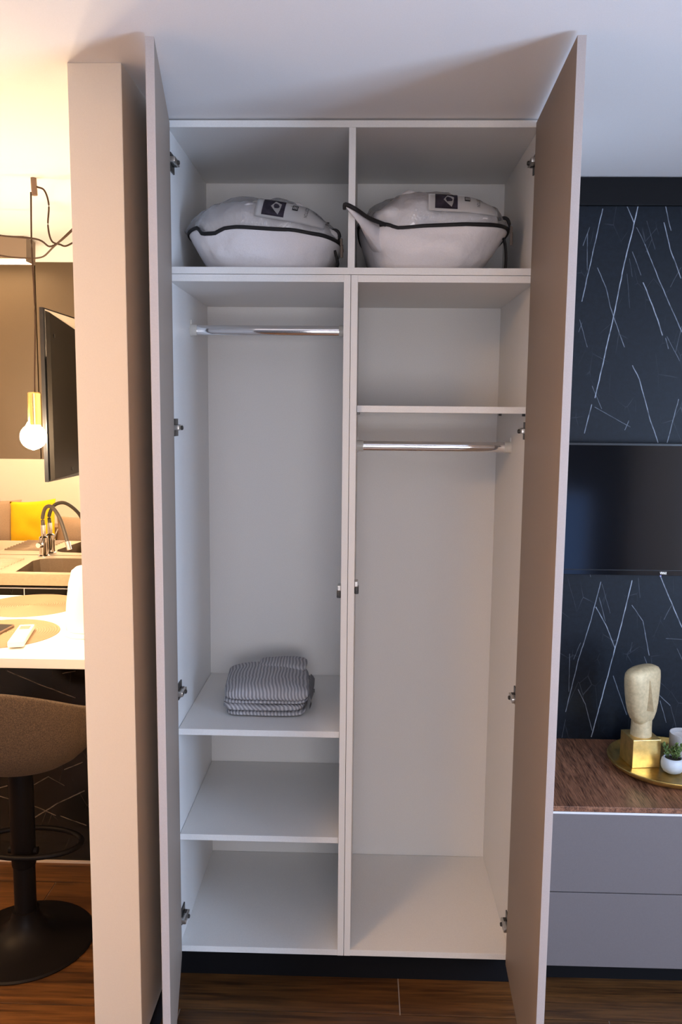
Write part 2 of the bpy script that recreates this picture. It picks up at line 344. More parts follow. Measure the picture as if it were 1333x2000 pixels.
# ---------------------------------------------------------------- the setting
fl = struct('floor', box(-3.95, 2.55, -4.35, 2.05, -.10, -.0035), 'grout', 'dark brown wood-look plank tile floor with pale grout lines')
PW, PL, G = .2, 1.2, .003
def plank_bm(x0, x1, y0, y1): return box(x0, x1, y0, y1, -.0035, 0, bev=.0012)
shared = None
row = 0
y = -.110 - PW * 21
while y < 2.0:
    offs = .162 if (row % 2 == 1) else .162 - .62
    x = offs - PL * math.ceil((offs + 3.9) / PL)
    while x < 2.5:
        a, b = max(x, -3.9) + G / 2, min(x + PL, 2.5) - G / 2
        if b - a > .02:
            obj('plank', plank_bm(a, b, y + G / 2, y + PW - G / 2), 'plank', fl)
        x += PL
    y += PW; row += 1
struct('ceiling', box(-3.95, 2.55, -4.35, 2.05, CZ, CZ + .1), 'ceiling', 'white painted ceiling over wardrobe and kitchen')
struct('wall_partition', box(-.622, -.502, -.338, YB, 0, CZ, bev=.002), 'pillar', 'beige painted end of the partition wall beside the wardrobe')
struct('wall_partition_kitchen', box(-.622, -.502, YB, 2.05, 0, CZ), 'wall', 'white partition wall between kitchen and wardrobe niche')
struct('baseboard_partition', box(-.502, -.4995, -.336, -.02, 0, .078), 'black', 'black baseboard along the wardrobe side of the partition')
struct('wall_back', box(-.502, 2.55, YB, YB + .1, 0, CZ), 'wall', 'painted wall behind wardrobe and television')
struct('wall_kitchen', box(-3.95, -.622, 1.985, 2.05, 0, CZ), 'wall', 'cream painted wall behind the kitchen units')
struct('wall_left', box(-3.95, -3.88, -1.45, 1.985, 0, CZ), 'wall', 'white painted wall at the far left')
struct('wall_sofa', box(-3.88, -1.75, -1.47, -1.40, 0, CZ), 'wall', 'cream wall behind the sofa seen in the kitchen mirror')
struct('wall_return', box(-1.82, -1.75, -4.35, -1.47, 0, CZ), 'wall', 'white wall left of the camera')
bm = bmesh.new(); RX0, RX1, RZ0, RZ1 = 1.45, 2.15, .06, 1.0
QX0, QX1, QZ0, QZ1 = -.45, 1.25, .6, 1.9
bx(bm, -1.75, QX0, -4.35, -4.28, 0, CZ); bx(bm, QX1, RX0, -4.35, -4.28, 0, CZ); bx(bm, QX0, QX1, -4.35, -4.28, 0, QZ0); bx(bm, QX0, QX1, -4.35, -4.28, QZ1, CZ); bx(bm, RX1, 2.55, -4.35, -4.28, 0, CZ); bx(bm, RX0, RX1, -4.35, -4.28, 0, RZ0); bx(bm, RX0, RX1, -4.35, -4.28, RZ1, CZ)
struct('wall_rear', bm, 'darkwall', 'dark wall behind the camera')
wf = bmesh.new()
for a0, a1, c0, c1 in ((RX0, RX0 + .04, RZ0, RZ1), (RX1 - .04, RX1, RZ0, RZ1), (RX0, RX1, RZ0, RZ0 + .04), (RX0, RX1, RZ1 - .04, RZ1)): bx(wf, a0, a1, -4.33, -4.29, c0, c1)
struct('window_2', wf, 'frame', 'low blue dusk window in the wall behind the camera')
wf = bmesh.new()
for a0, a1, c0, c1 in ((QX0, QX0 + .04, QZ0, QZ1), (QX1 - .04, QX1, QZ0, QZ1), (QX0, QX1, QZ0, QZ0 + .04), (QX0, QX1, QZ1 - .04, QZ1), (.38, .42, QZ0, QZ1)): bx(wf, a0, a1, -4.30, -4.27, c0, c1)
struct('window_3', wf, 'frame', 'two-pane window in the wall behind the camera')
bm = bmesh.new()                                                   # right wall with a window opening
WY0, WY1, WZ0, WZ1 = -2.45, -1.35, .25, 2.2
bx(bm, 2.45, 2.55, -4.28, WY0, 0, CZ); bx(bm, 2.45, 2.55, WY1, YB, 0, CZ)
bx(bm, 2.45, 2.55, WY0, WY1, 0, WZ0); bx(bm, 2.45, 2.55, WY0, WY1, WZ1, CZ)
struct('wall_right', bm, 'wall', 'white wall with the window on the right')
wf = bmesh.new()
for y0, y1, z0, z1 in ((WY0, WY0 + .05, WZ0, WZ1), (WY1 - .05, WY1, WZ0, WZ1), (WY0, WY1, WZ0, WZ0 + .05), (WY0, WY1, WZ1 - .05, WZ1), (-1.925, -1.875, WZ0, WZ1)):
    bx(wf, 2.45, 2.50, y0, y1, z0, z1)
w1 = struct('window_1', wf, 'frame', 'two-pane window in the right-hand wall')

# ---------------------------------------------------------------- wardrobe
T = .018
top, topu, upb, mid, lowt, bott, bot = 2.422, 2.4045, 2.052, 2.0335, 2.0145, .113, .095
D = .530
wd = thing('wardrobe', 'tall open two-door wardrobe with white interior and cashmere doors', 'wardrobe', (0, .27, 0))
def panel(name, x0, x1, y0, y1, z0, z1, m='carcass', p=None):
    return obj(name, box(x0, x1, y0, y1, z0, z1, bev=.0007), m, p or wd)
g = .0006
# lower carcasses
for x0, x1 in ((-.5, -g), (g, .5)):
    panel('side_panel', x0, x0 + T, 0, D, bot, mid - g); panel('side_panel', x1 - T, x1, 0, D, bot, mid - g)
    panel('bottom_panel', x0 + T, x1 - T, .001, D - .004, bot, bott)
    panel('top_panel', x0 + T, x1 - T, .001, D - .004, lowt, mid - g)
    panel('back_panel', x0 + T, x1 - T, D - .004, D, bott, lowt)
# upper cabinet
panel('side_panel', -.5, -.5 + T, 0, D, mid + g, top); panel('side_panel', .5 - T, .5, 0, D, mid + g, top)
panel('bottom_panel', -.5 + T, .5 - T, .001, D - .004, mid + g, upb)
panel('top_panel', -.5 + T, .5 - T, .001, D - .004, topu, top)
panel('divider_panel', -T / 2, T / 2, .002, D - .004, upb, topu)
panel('back_panel', -.5 + T, .5 - T, D - .004, D, upb, topu)
# shelves
sh = panel('shelf', -.5 + T + .001, -T - g - .001, .02, D - .006, .7685 - T, .7685)
sh2 = panel('shelf', -.5 + T + .001, -T - g - .001, .02, D - .006, .4496 - T, .4496)
sh3 = panel('shelf', T + g + .001, .5 - T - .001, .02, D - .006, 1.6735, 1.6915)
for s, zz in ((sh, .7685), (sh2, .4496), (sh3, 1.6915)):
    xs = (-.5 + T, -T) if s is not sh3 else (T, .5 - T)
    for xx, sg in ((xs[0], 1), (xs[1], -1)):
        for yy in (.06, .45):
            obj('shelf_pin', box(min(xx, xx + sg * .008), max(xx, xx + sg * .008), yy - .004, yy + .004, zz - T - .007, zz - T), 'darksteel', s)
# plinth
panel('plinth', -.5, .5, .036, .056, 0, bot - .001, 'black')
# hanging rails
for x0, x1, zc in ((-.5 + T, -T - g, 1.912), (T + g, .5 - T, 1.573)):
    ra = obj('hanging_rail', tube([(x0 + .004, .255, zc), (x1 - .004, .255, zc)], .0075, 24, ry=.0150, up=(0, 0, 1)), 'chrome', wd, smooth='auto')
    for xx, sg in ((x0, 1), (x1, -1)):
        b = bmesh.new()
        n = 20; ring = [(math.cos(2 * PI * k / n), math.sin(2 * PI * k / n)) for k in range(n)]
        loft([[(xx + sg * d, .255 + c * .0105, zc + s * .0185) for c, s in ring] for d in (0, .005)] +
             [[(xx + sg * d, .255 + c * .0090, zc + s * .0165) for c, s in ring] for d in (.005, .020)], b)
        bx(b, min(xx, xx + sg * .005), max(xx, xx + sg * .005), .25, .26, zc + .017, zc + .030, bev=.001)
        obj('rail_bracket', b, 'plastic', ra, smooth='auto')
# doors
def door(hx, hy, fx, fy, side):
    d = Vector((fx - hx, fy - hy, 0)); L = d.length; ang = math.atan2(d.y, d.x)
    b = bmesh.new(); z0, z1 = .085, 2.414
    s = 1 if side == 'R' else -1
    # local: x along the door, y thickness away from the cabinet interior
    bx(b, 0, L, 0 if s > 0 else -T, T if s > 0 else 0, z0, z1, bev=.0008)
    b.transform(Matrix.Translation((hx, hy, 0)) @ Matrix.Rotation(ang, 4, 'Z'))
    b.faces.ensure_lookup_table()
    dn = d.normalized()
    for f in b.faces:
        f.normal_update()
        if abs(f.normal.dot(Vector((-dn.y, dn.x, 0)))) < .9: f.material_index = 1
    o = obj('door', b, None, wd, mats=['door', 'door_edge'])
    return o, dn
def hinge(dr, px, dn, z, s):
    """concealed hinge: s=+1 interior lies towards +x (left door)"""
    hx = px
    p = []
    a = bmesh.new(); bx(a, min(hx, hx + s * .004), max(hx, hx + s * .004), .018, .060, z - .024, z + .024, bev=.001)      # plate on the side panel
    bx(a, min(hx, hx + s * .014), max(hx, hx + s * .014), .030, .050, z - .008, z + .008, bev=.002)
    o = obj('hinge_plate', a, 'darksteel', dr, smooth='auto')
    b = bmesh.new()
    bx(b, min(hx + s * .004, hx + s * .020), max(hx + s * .004, hx + s * .020), -.004, .052, z - .007, z + .007, bev=.003)   # arm
    obj('hinge_arm', b, 'steel', dr, smooth='auto')
    c = bmesh.new()
    lathe([(.006, 0), (.006, .004), (.004, .006)], 12, (0, 0, 0), c)
    c.transform(Matrix.Translation((hx + s * .019, .028, z - .001)) @ Matrix.Rotation(PI / 2 * s, 4, 'Y')); obj('hinge_screw', c, 'darksteel', dr, smooth='auto')
    e = bmesh.new(); c0 = Vector((hx, -.004, z)) + dn * .018 + Vector((s * .0, 0, 0))
    bx(e, -.018, .018, -.0012, .0012, -.032, .032, bev=.001); bx(e, -.016, .012, -.006, .0012, -.012, .012, bev=.003)
    e.transform(Matrix.Translation(c0) @ Matrix.Rotation(math.atan2(dn.y, dn.x) + (0 if s < 0 else PI), 4, 'Z'))
    obj('hinge_cup', e, 'steel', dr, smooth='auto')
dl, dnl = door(-.475, -.004, -.3905, -.492, 'L')
drr, dnr = door(.471, -.004, .4495, -.494, 'R')
for z in (2.325, 1.627, .877, .189):
    hinge(dl, -.482, dnl, z, 1); hinge(drr, .482, dnr, z, -1)
# catches in the middle of the lower carcasses
for xx, z, sg in ((-T - g, 1.177, -1), (T + g, 1.189, 1)):
    c = bmesh.new(); a0, a1 = sorted((xx, xx + sg * .010)); bx(c, a0, a1, .012, .045, z + .002, z + .018, bev=.002)
    o = obj('door_catch', c, 'steel', wd)
    c = bmesh.new(); a0, a1 = sorted((xx, xx + sg * .012)); bx(c, a0, a1, .012, .040, z - .018, z + .003, bev=.003); obj('catch_body', c, 'darksteel', o)
    c = bmesh.new(); tube([(xx + sg * .008, .010, z - .013), (xx + sg * .008, .030, z - .013)], .004, 12, c); obj('catch_pin', c, 'tvblack', o)

# ---------------------------------------------------------------- bedding bags in the top compartments
def interp(tab, x):
    if x <= tab[0][0]: return tab[0][1]
    for (a, b), (c, d) in zip(tab, tab[1:]):
        if x <= c:
            t = (x - a) / (c - a); t = t * t * (3 - 2 * t); return b + (d - b) * t
    return tab[-1][1]
def bag(label, seam, topline, bx0, bx1, yc, hb, ex, card, textang, tipleft):
    x0, x1 = seam[0][0], seam[-1][0]; cx = (x0 + x1) / 2; a = (x1 - x0) / 2
    root = thing('bedding_bag', label, 'bag', (cx, yc, upb), 'packed duvet bags in the top of the wardrobe')
    N = 96
    zf = upb + .002
    def sup(th, A, B, e=.62):
        c, s = math.cos(th), math.sin(th)
        return A * math.copysign(abs(c) ** e, c), B * math.copysign(abs(s) ** e, s)
    def seam_pt(th):
        x, y = sup(th, a, hb); x += cx
        z = interp(seam, x); k = .5 - .5 * math.sin(th)            # front = 1
        z = z * min(1, k * 2) + (seam[len(seam) // 2][1]) * (1 - min(1, k * 2))
        yy = yc + y
        return Vector((x, yy, z))
    bcx, ba = (bx0 + bx1) / 2, (bx1 - bx0) / 2
    rings = []
    for j in range(13):
        t = j / 12; ring = []
        for i in range(N):
            th = 2 * PI * i / N; s = seam_pt(th); x, y = sup(th, ba, hb * .86, .75)
            q = Vector((bcx + x, yc + y, zf))
            f = t ** 1.0
            p = q.lerp(s, f)
            blg = math.sin(PI * min(1, t * 1.0)) * .022
            n = Vector((math.cos(th) * .15, math.sin(th), 0)); p += n * blg
            w = noise.noise(Vector((p.x * 11 + ex, p.y * 9, p.z * 16))) * .016 + noise.noise(Vector((p.x * 30 + ex, p.y * 25, p.z * 24))) * .006
            w += -abs(noise.noise(Vector((p.x * 7 + p.z * 9 + ex, p.y * 5, p.z * 5 - p.x * 6)))) * .020
            if 0 < j < 12: p += n * w * math.sin(PI * min(1, t * 1.08)) ** .5
            p.z = max(p.z, zf); ring.append(p)
        rings.append(ring)
    obj('lower_cover', loft(rings), 'fabric_nw', root, smooth=True, label='white non-woven lower half')
    # black piping and its corners
    loop = [seam_pt(2 * PI * i / N) + Vector((0, 0, 0)) for i in range(N)]
    obj('piping', tube([p * 1 for p in loop], .0040, 8, closed=True, ry=.0055), 'trim', root, smooth=True, label='black binding tape around the middle')
    # upper half
    def dome(th, t, shrink=0):
        s = seam_pt(th); A = math.cos(t * PI / 2); zt = 0
        x, y = sup(th, 1, 1, .62)
        px = cx + (s.x - cx) * (A ** .55) * (1 - shrink); py = yc + (s.y - yc) * (A ** .36) * (1 - shrink)
        ztop = interp(topline, px) - shrink * .06
        z = s.z + (ztop - s.z) * (math.sin(t * PI / 2) ** .9)
        p = Vector((px, py, z))
        return p
    def dring(shrink, amp, fr):
        out = []
        for j in range(17):
            t = j / 16 * .97; ring = []
            for i in range(N):
                p = dome(2 * PI * i / N, t, shrink); n = (p - Vector((cx, yc, zf + .03))).normalized()
                if j: p += n * (noise.noise(Vector((p.x * fr + ex, p.y * fr, p.z * fr * 1.3))) * amp + abs(noise.noise(Vector((p.x * fr * 2.3, p.y * fr, p.z * fr * 3 + ex)))) * amp * .7)
                ring.append(p)
            out.append(ring)
        return out
    obj('folded_duvet', loft(dring(.075, .020, 11)), 'duvet', root, smooth=True, label='white folded duvet inside the clear film')
    obj('clear_cover', loft(dring(0, .013, 16), cap=False), 'film', root, smooth=True, label='clear plastic upper half')
    # printed card lying on the slope of the front
    (u0, v0, z0), (wx, wz), tilt = card
    def cp(u, v, off):                                             # u right, v up (metres), wrapped over the dome
        x = u0 + u * math.cos(tilt) - v * math.sin(tilt); z = z0 + u * math.sin(tilt) + v * math.cos(tilt)
        lo, hi = 0.02, .9
        # find front point of the dome at this x, z
        th_best = None
        zs = interp(topline, x); sz = interp(seam, x)
        k = max(0, min(.985, (z - sz) / max(.01, zs - sz)))
        t = math.asin(k ** (1 / .9)) / (PI / 2)
        A = math.cos(t * PI / 2)
        q = max(-1, min(1, (x - cx) / (a * max(.2, A ** .55))))
        c = abs(q) ** (1 / .62); s = math.sqrt(max(0, 1 - c * c))
        yb = yc - hb * (s ** .62) * (A ** .36)
        return Vector((x, yb - .011 - off, z + off * .5))
    def patch(u0_, u1_, v0_, v1_, off, nu=16, nv=8, th=.0006):
        b = bmesh.new(); gr = [[b.verts.new(cp(u0_ + (u1_ - u0_) * i / nu, v0_ + (v1_ - v0_) * j / nv, off)) for i in range(nu + 1)] for j in range(nv + 1)]
        for j in range(nv):
            for i in range(nu): b.faces.new((gr[j][i], gr[j][i + 1], gr[j + 1][i + 1], gr[j + 1][i]))
        bmesh.ops.solidify(b, geom=b.faces[:], thickness=th)
        return b
    cd = obj('product_card', patch(0, wx, 0, wz, 0, 28, 10), 'card', root, smooth=True, label='white printed card with a small photo')
    obj('card_photo', patch(.018, .078, wz * .13, wz * .97, .0012), 'photo', cd, smooth=True)
    b = bmesh.new()
    q = [(.040, .62), (.051, .9), (.068, .78), (.066, .45), (.062, .22), (.050, .42)]
    vs_ = [b.verts.new(cp(u, v * wz, .0022)) for u, v in q]; b.faces.new(vs_); bmesh.ops.solidify(b, geom=b.faces[:], thickness=.0004)
    obj('photo_duvet', b, 'photo_w', cd)
    obj('card_logo', patch(.097, .112, wz * .60, wz * .88, .0012, 4, 4), 'ink', cd)
    b = bmesh.new()
    for k in range(3): b2 = patch(.0995 + k * .004, .1018 + k * .004, wz * .66, wz * .82, .0022, 1, 2); me_ = bpy.data.meshes.new('t'); b2.to_mesh(me_); b2.free(); b.from_mesh(me_); bpy.data.meshes.remove(me_)
    obj('logo_letters', b, 'card', cd)
    cu = bpy.data.curves.new('txt', 'FONT'); cu.body = 'COTTON'; cu.size = .0125; cu.extrude = 0; to = bpy.data.objects.new('txt', cu); COL.objects.link(to)
    bpy.context.view_layer.update()
    me_ = to.to_mesh(); b = bmesh.new(); b.from_mesh(me_); to.to_mesh_clear(); bpy.data.objects.remove(to)
    bmesh.ops.triangulate(b, faces=b.faces[:])
    for v in b.verts: v.co = cp(.131 + v.co.y, wz * .92 - v.co.x * (wz * .62 / .0540) * .95, .0014)
    obj('card_lettering', b, 'ink', cd)
    if tipleft:                                                    # pulled-out corner that pokes past the divider edge
        c0 = [seam_pt(math.radians(a_)) for a_ in (188, 200, 212, 224, 234)]
        tip = Vector((-.016, -.014, 2.207)); lowp = [p.lerp(Vector((bcx - ba * .8, yc - hb * .8, zf)), .55) for p in c0]
        b = bmesh.new()
        wp = Vector((.015, -.007, 2.193)); wl = wp + Vector((.004, .001, -.030)); tl = tip + Vector((.004, .002, -.010))
        rw = [[b.verts.new(p.lerp(wp, k / 4) if k <= 4 else wp.lerp(tip, (k - 4) / 2) + Vector((0, -.002 * q_, 0))) for q_, p in enumerate(c0)] for k in range(7)]; rl = [[b.verts.new(p.lerp(wl, k / 4) if k <= 4 else wl.lerp(tl, (k - 4) / 2) + Vector((0, -.002 * q_, 0))) for q_, p in enumerate(lowp)] for k in range(7)]
        for A_, B_ in list(zip(rw, rw[1:])) + list(zip(rl, rl[1:])):
            for i in range(4): b.faces.new((A_[i], A_[i + 1], B_[i + 1], B_[i]))
        for k in range(6):
            b.faces.new((rw[k][4], rl[k][4], rl[k + 1][4], rw[k + 1][4])); b.faces.new((rw[k][0], rl[k][0], rl[k + 1][0], rw[k + 1][0]))
        obj('corner_flap', b, 'fabric_nw', root, smooth=True)
        obj('corner_piping', tube(spline([c0[4] + Vector((.02, -.004, -.002)), c0[4].lerp(wp, .5) + Vector((0, -.004, 0)), wp + Vector((0, -.009, .001)), tip + Vector((0, -.006, 0)), tip + Vector((-.003, -.002, -.012))], 5), .0042, 8, ry=.0058), 'trim', root, smooth=True)
    # zip pull, closing loop and carry strap at the right-hand end
    e = seam_pt(-.30)
    tape = spline([e + Vector((-.03, -.004, .030)), e + Vector((-.010, -.006, .033)), e + Vector((0, -.007, .022)), e + Vector((.001, -.007, 0))], 6)
    obj('zip_tape', tube(tape, .0035, 8, ry=.005), 'trim', root, smooth=True)
    pb = bmesh.new(); bx(pb, e.x + .004, e.x + .012, e.y - .012, e.y - .009, e.z - .042, e.z - .006, bev=.002); bx(pb, e.x + .003, e.x + .010, e.y - .014, e.y - .006, e.z - .010, e.z + .010, bev=.002)
    obj('zip_pull', pb, 'pull', root)
    st = spline([(e.x - .012, e.y - .002, e.z - .02), (e.x - .004, e.y + .004, e.z - .05), (e.x - .004, e.y + .0, upb + .03), (e.x - .016, e.y - .004, upb + .005)], 6)
    obj('carry_strap', tube(st, .004, 8, ry=.010, up=(0, 1, 0)), 'trim', root, smooth=True, label='black webbing carry strap')
    return root
s1 = [(-0.468, 2.166), (-0.425, 2.17), (-0.406, 2.151), (-0.374, 2.150), (-0.343, 2.162), (-0.315, 2.165), (-0.177, 2.159), (-0.093, 2.151), (-0.031, 2.144)]
t1 = [(-0.473, 2.17), (-0.460, 2.205), (-0.437, 2.225), (-0.379, 2.252), (-0.314, 2.262), (-0.214, 2.258), (-0.128, 2.243), (-0.07, 2.215), (-0.031, 2.17)]
s2 = [(0.016, 2.196), (0.030, 2.185), (0.047, 2.178), (0.088, 2.178), (0.127, 2.166), (0.223, 2.172), (0.319, 2.176), (0.442, 2.182)]
t2 = [(0.014, 2.205), (0.028, 2.240), (0.065, 2.267), (0.185, 2.278), (0.299, 2.272), (0.384, 2.258), (0.425, 2.232), (0.446, 2.195)]
bag('white duvet bag with tilted product card in the left top compartment', s1, t1, -.400, -.080, .240, .190, 3.1, ((-.262, .1, 2.192), (.188, .054), -.15), 0, False)
bag('white duvet bag with level product card bulging in the right top compartment', s2, t2, .060, .350, .260, .205, 9.7, ((.203, .1, 2.209), (.190, .052), -.045), 0, True)

# ---------------------------------------------------------------- folded striped sheet
def folded_sheet():
    root = thing('folded_sheet', 'grey and white striped folded bed sheet on the upper shelf', 'bedding', (-.248, .25, .7685))
    z = .7690
    def slab(name, x0, x1, y0, y1, za, zb, seed, crown=0, skew=0, amp=.004, sdir=(1, 0), rot=0, lean=0):
        nx, ny = 44, 30; bm = bmesh.new(); lay = bm.verts.layers.float.new('stripe')
        cx, cy = (x0 + x1) / 2, (y0 + y1) / 2; hx, hy = (x1 - x0) / 2, (y1 - y0) / 2; th = (zb - za) / 2; zc = (za + zb) / 2
        # rounded slab: rings around the section, swept (superellipsoid)
        U, V = 64, 24; rings = []
        def sg(c, e): return math.copysign(abs(c) ** e, c)
        for j in range(V + 1):
            ph = -PI / 2 + PI * j / V; ring = []
            for i in range(U):
                t = 2 * PI * i / U
                x = sg(math.cos(t), .28) * sg(math.cos(ph), .30); y = sg(math.sin(t), .28) * sg(math.cos(ph), .30); zz = sg(math.sin(ph), .65)
                X, Y = x * hx, y * hy
                Xr = X * math.cos(rot) - Y * math.sin(rot) + skew * y; Yr = X * math.sin(rot) + Y * math.cos(rot)
                p = Vector((cx + Xr, cy + Yr, zc + zz * th))
                w = noise.noise(Vector((p.x * 14 + seed, p.y * 14, p.z * 30))) * amp
                p.z += w * (1 if zz > 0 else .35) + (crown * (1 - x * x) * (1 - y * y * .6) + lean * y) * (1 if zz > 0 else .0 if crown else 1)
                p.x += noise.noise(Vector((p.y * 18 + seed, p.z * 40, 3))) * amp * .8; p.y += noise.noise(Vector((p.x * 16 + seed, p.z * 50, 8))) * amp * .9
                p.z = max(p.z, z)
                v = bm.verts.new(p); v[lay] = (X + .25 * zz * th) * sdir[0] + (Y + .5 * zz * th) * sdir[1] + seed
                ring.append(v)
            rings.append(ring)
        for A, B in zip(rings, rings[1:]):
            for i in range(U):
                vs_ = [A[i], A[(i + 1) % U], B[(i + 1) % U], B[i]]
                bm.faces.new(vs_)
        bmesh.ops.remove_doubles(bm, verts=bm.verts[:], dist=1e-5)
        return obj(name, bm, 'stripe', root, smooth=True)
    slab('bottom_fold', -.366, -.125, .118, .385, z, z + .019, .3, amp=.002)
    slab('middle_fold', -.376, -.128, .114, .39, z + .016, z + .041, 1.7, amp=.006, sdir=(.8, .6))
    slab('middle_fold', -.374, -.118, .118, .385, z + .038, z + .053, 2.9, amp=.004)
    slab('top_fold', -.380, -.122, .110, .395, z + .048, z + .082, 4.1, crown=.022, amp=.004, skew=-.012)
    # flap turned over at the right-hand end and at the back
    b = bmesh.new(); lay = b.verts.layers.float.new('stripe'); rows = []
    prof = [(-.126, .068), (-.118, .062), (-.113, .052), (-.112, .036), (-.117, .020)]
    for k in range(15):
        yy = .135 + .19 * k / 14; rr = []
        for m_, (xx, zz) in enumerate(prof):
            w = noise.noise(Vector((yy * 20, m_ * .7, 5))) * .004
            v = b.verts.new((xx + w + .004, yy, z + zz + w)); v[lay] = yy; rr.append(v)
        rows.append(rr)
    for A, B in zip(rows, rows[1:]):
        for i in range(len(prof) - 1): b.faces.new((A[i], A[i + 1], B[i + 1], B[i]))
    bmesh.ops.solidify(b, geom=b.faces[:], thickness=.003)
    obj('side_flap', b, 'stripe', root, smooth=True)
    slab('back_fold', -.29, -.135, .30, .40, z + .078, z + .103, 6.3, crown=.004, amp=.004)
    obj('care_tag', box(-.108, -.102, .215, .222, z + .045, z + .055), 'tag', root)
folded_sheet()

# ---------------------------------------------------------------- television wall
struct('wall_marble', box(.502, 1.75, .530, YB, .40, 2.338), 'marble', 'navy-black marble panel with white veins behind the television')
struct('trim_1', box(.502, 1.75, .515, YB, 2.338, 2.424, bev=.002), 'black', 'black trim board above the marble panel')
def text_mesh(body, size, ext):
    cu = bpy.data.curves.new('txt', 'FONT'); cu.body = body; cu.size = size; cu.extrude = ext; cu.align_x = 'CENTER'
    to = bpy.data.objects.new('txt', cu); COL.objects.link(to); bpy.context.view_layer.update()
    me = to.to_mesh(); b = bmesh.new(); b.from_mesh(me); to.to_mesh_clear(); bpy.data.objects.remove(to)
    return b
tv = thing('television', 'black wall-mounted flat television on the marble panel', 'television', (1.055, .51, 1.143))
X0, X1, Z0, Z1, YF = .690, 1.420, 1.143, 1.582, .490
obj('housing', box(X0 + .03, X1 - .03, .505, .529, Z0 + .03, Z1 - .03, bev=.006), 'tvback', tv)
b = bmesh.new(); bx(b, X0, X1, YF + .002, .507, Z0, Z1, bev=.002)
obj('bezel', b, 'tvblack', tv)
obj('screen', box(X0 + .007, X1 - .007, YF + .0005, YF + .003, Z0 + .018, Z1 - .008), 'screen', tv)
obj('lower_frame', box(X0 + .002, X1 - .002, YF - .001, YF + .003, Z0, Z0 + .0165, bev=.001), 'screen', tv, label='glossy black strip under the screen')
tb = text_mesh('VIVAX', .0125, .0004); tb.transform(Matrix.Translation((1.043, YF - .0015, Z0 + .0045)) @ Matrix.Rotation(PI / 2, 4, 'X'))
for v in tb.verts: v.co.x = 1.043 + (v.co.x - 1.043) * .62
obj('brand_lettering', tb, 'glow_print', tv, label='small white lettering VIVAX')
obj('power_light', lathe([(.0022, 0), (.0022, .0015)], 12, (1.035, YF, Z0 - .0015)), 'led', tv, label='tiny blue standby light')

cab = thing('television_cabinet', 'low greige two-drawer cabinet with walnut top under the television', 'cabinet', (1.1, .28, 0))
obj('body', box(.503, 1.75, .052, .528, .072, .533), 'greige', cab)
obj('walnut_top', box(.503, 1.75, .030, .529, .5395, .5555, bev=.0015), 'walnut', cab)
obj('white_strip', box(.503, 1.75, .031, .526, .532, .5385), 'edge', cab)
obj('drawer', box(.503, 1.75, .030, .052, .2935, .5315, bev=.001), 'greige', cab)
obj('drawer', box(.503, 1.75, .030, .052, .060, .2905, bev=.001), 'greige', cab)
obj('plinth', box(.503, 1.75, .062, .085, 0, .072), 'black', cab)

ZT = .5555
tray = thing('serving_tray', 'round hammered brass tray on the walnut cabinet top', 'tray', (1.03, .315, ZT))
obj('tray_dish', lathe([(.0, .0), (.155, .0), (.176, .010), (.186, .024), (.189, .025), (.190, .023), (.180, .007), (.158, -.0), (.150, .0)][:1] + [(.150, .0), (.168, .002), (.184, .012), (.190, .0245), (.1885, .0265), (.1855, .025), (.178, .0125), (.160, .0055), (.0, .0045)], 72, (1.03, .315, ZT), cap=False), 'tray', tray, smooth=True)
ZC = ZT + .0052
def sculpture():
    cx, cy, rz = .944, .335, math.radians(7)
    root = thing('head_sculpture', 'golden faceless head sculpture on a cube base standing on the tray', 'sculpture', (cx, cy, ZC))
    Mx = Matrix.Translation((cx, cy, ZC)) @ Matrix.Rotation(rz, 4, 'Z')
    b = box(-.046, .046, -.046, .046, 0, .092, bev=.0015); b.transform(Mx); obj('cube_base', b, 'gold', root)
    b = lathe([(.033, .090), (.033, .100), (.032, .12), (.032, .165)], 36); b.transform(Mx); obj('neck', b, 'goldstone', root, smooth='auto')
    # head: superellipse outline, narrowing to the chin, tilted a little back
    prof = []   # (t, halfwidth, z)
    for z, w, dback, dfront in ((.132, .004, .004, .010), (.134, .018, .012, .020), (.140, .028, .020, .025), (.152, .038, .030, .029), (.172, .046, .036, .032), (.200, .052, .040, .033), (.230, .056, .043, .033), (.262, .059, .044, .032), (.288, .061, .042, .030), (.306, .061, .038, .027), (.316, .056, .032, .022), (.323, .044, .025, .016), (.3265, .026, .015, .009), (.3275, .008, .005, .003)):
        prof.append((z, w, dback, dfront))
    rings = []; n = 48
    for z, w, db, df in prof:
        r = []
        for i in range(n):
            t = 2 * PI * i / n; c, s = math.cos(t), math.sin(t)
            x = w * math.copysign(abs(c) ** .8, c); yv = (db if s > 0 else df) * math.copysign(abs(s) ** .8, s)
            r.append(Vector((x, yv, z)))
        rings.append(r)
    b = loft(rings)
    hd = Mx @ Matrix.Translation((0, -.002, .0)) @ Matrix.Rotation(math.radians(16), 4, 'Z') @ Matrix.Translation((0, 0, .13)) @ Matrix.Rotation(math.radians(-6), 4, 'Y') @ Matrix.Rotation(math.radians(5), 4, 'X') @ Matrix.Translation((0, 0, -.13))
    b.transform(hd); obj('head', b, 'goldstone', root, smooth='auto')
    b = bmesh.new()   # wedge nose
    P = [(-.003, -.029, .290), (.003, -.029, .290), (-.013, -.030, .192), (.013, -.030, .192), (0, -.052, .194), (0, -.0325, .292), (-.012, -.020, .192), (.012, -.020, .192), (0, -.015, .29)]
    V = [b.verts.new(p) for p in P]
    for f in ((0, 2, 4, 5), (1, 5, 4, 3), (2, 3, 4), (0, 5, 1), (0, 8, 6, 2), (1, 3, 7, 8), (2, 6, 7, 3), (0, 1, 8), (6, 8, 7)): b.faces.new([V[i] for i in f])
    b.transform(hd); obj('nose', b, 'goldstone', root)
sculpture()
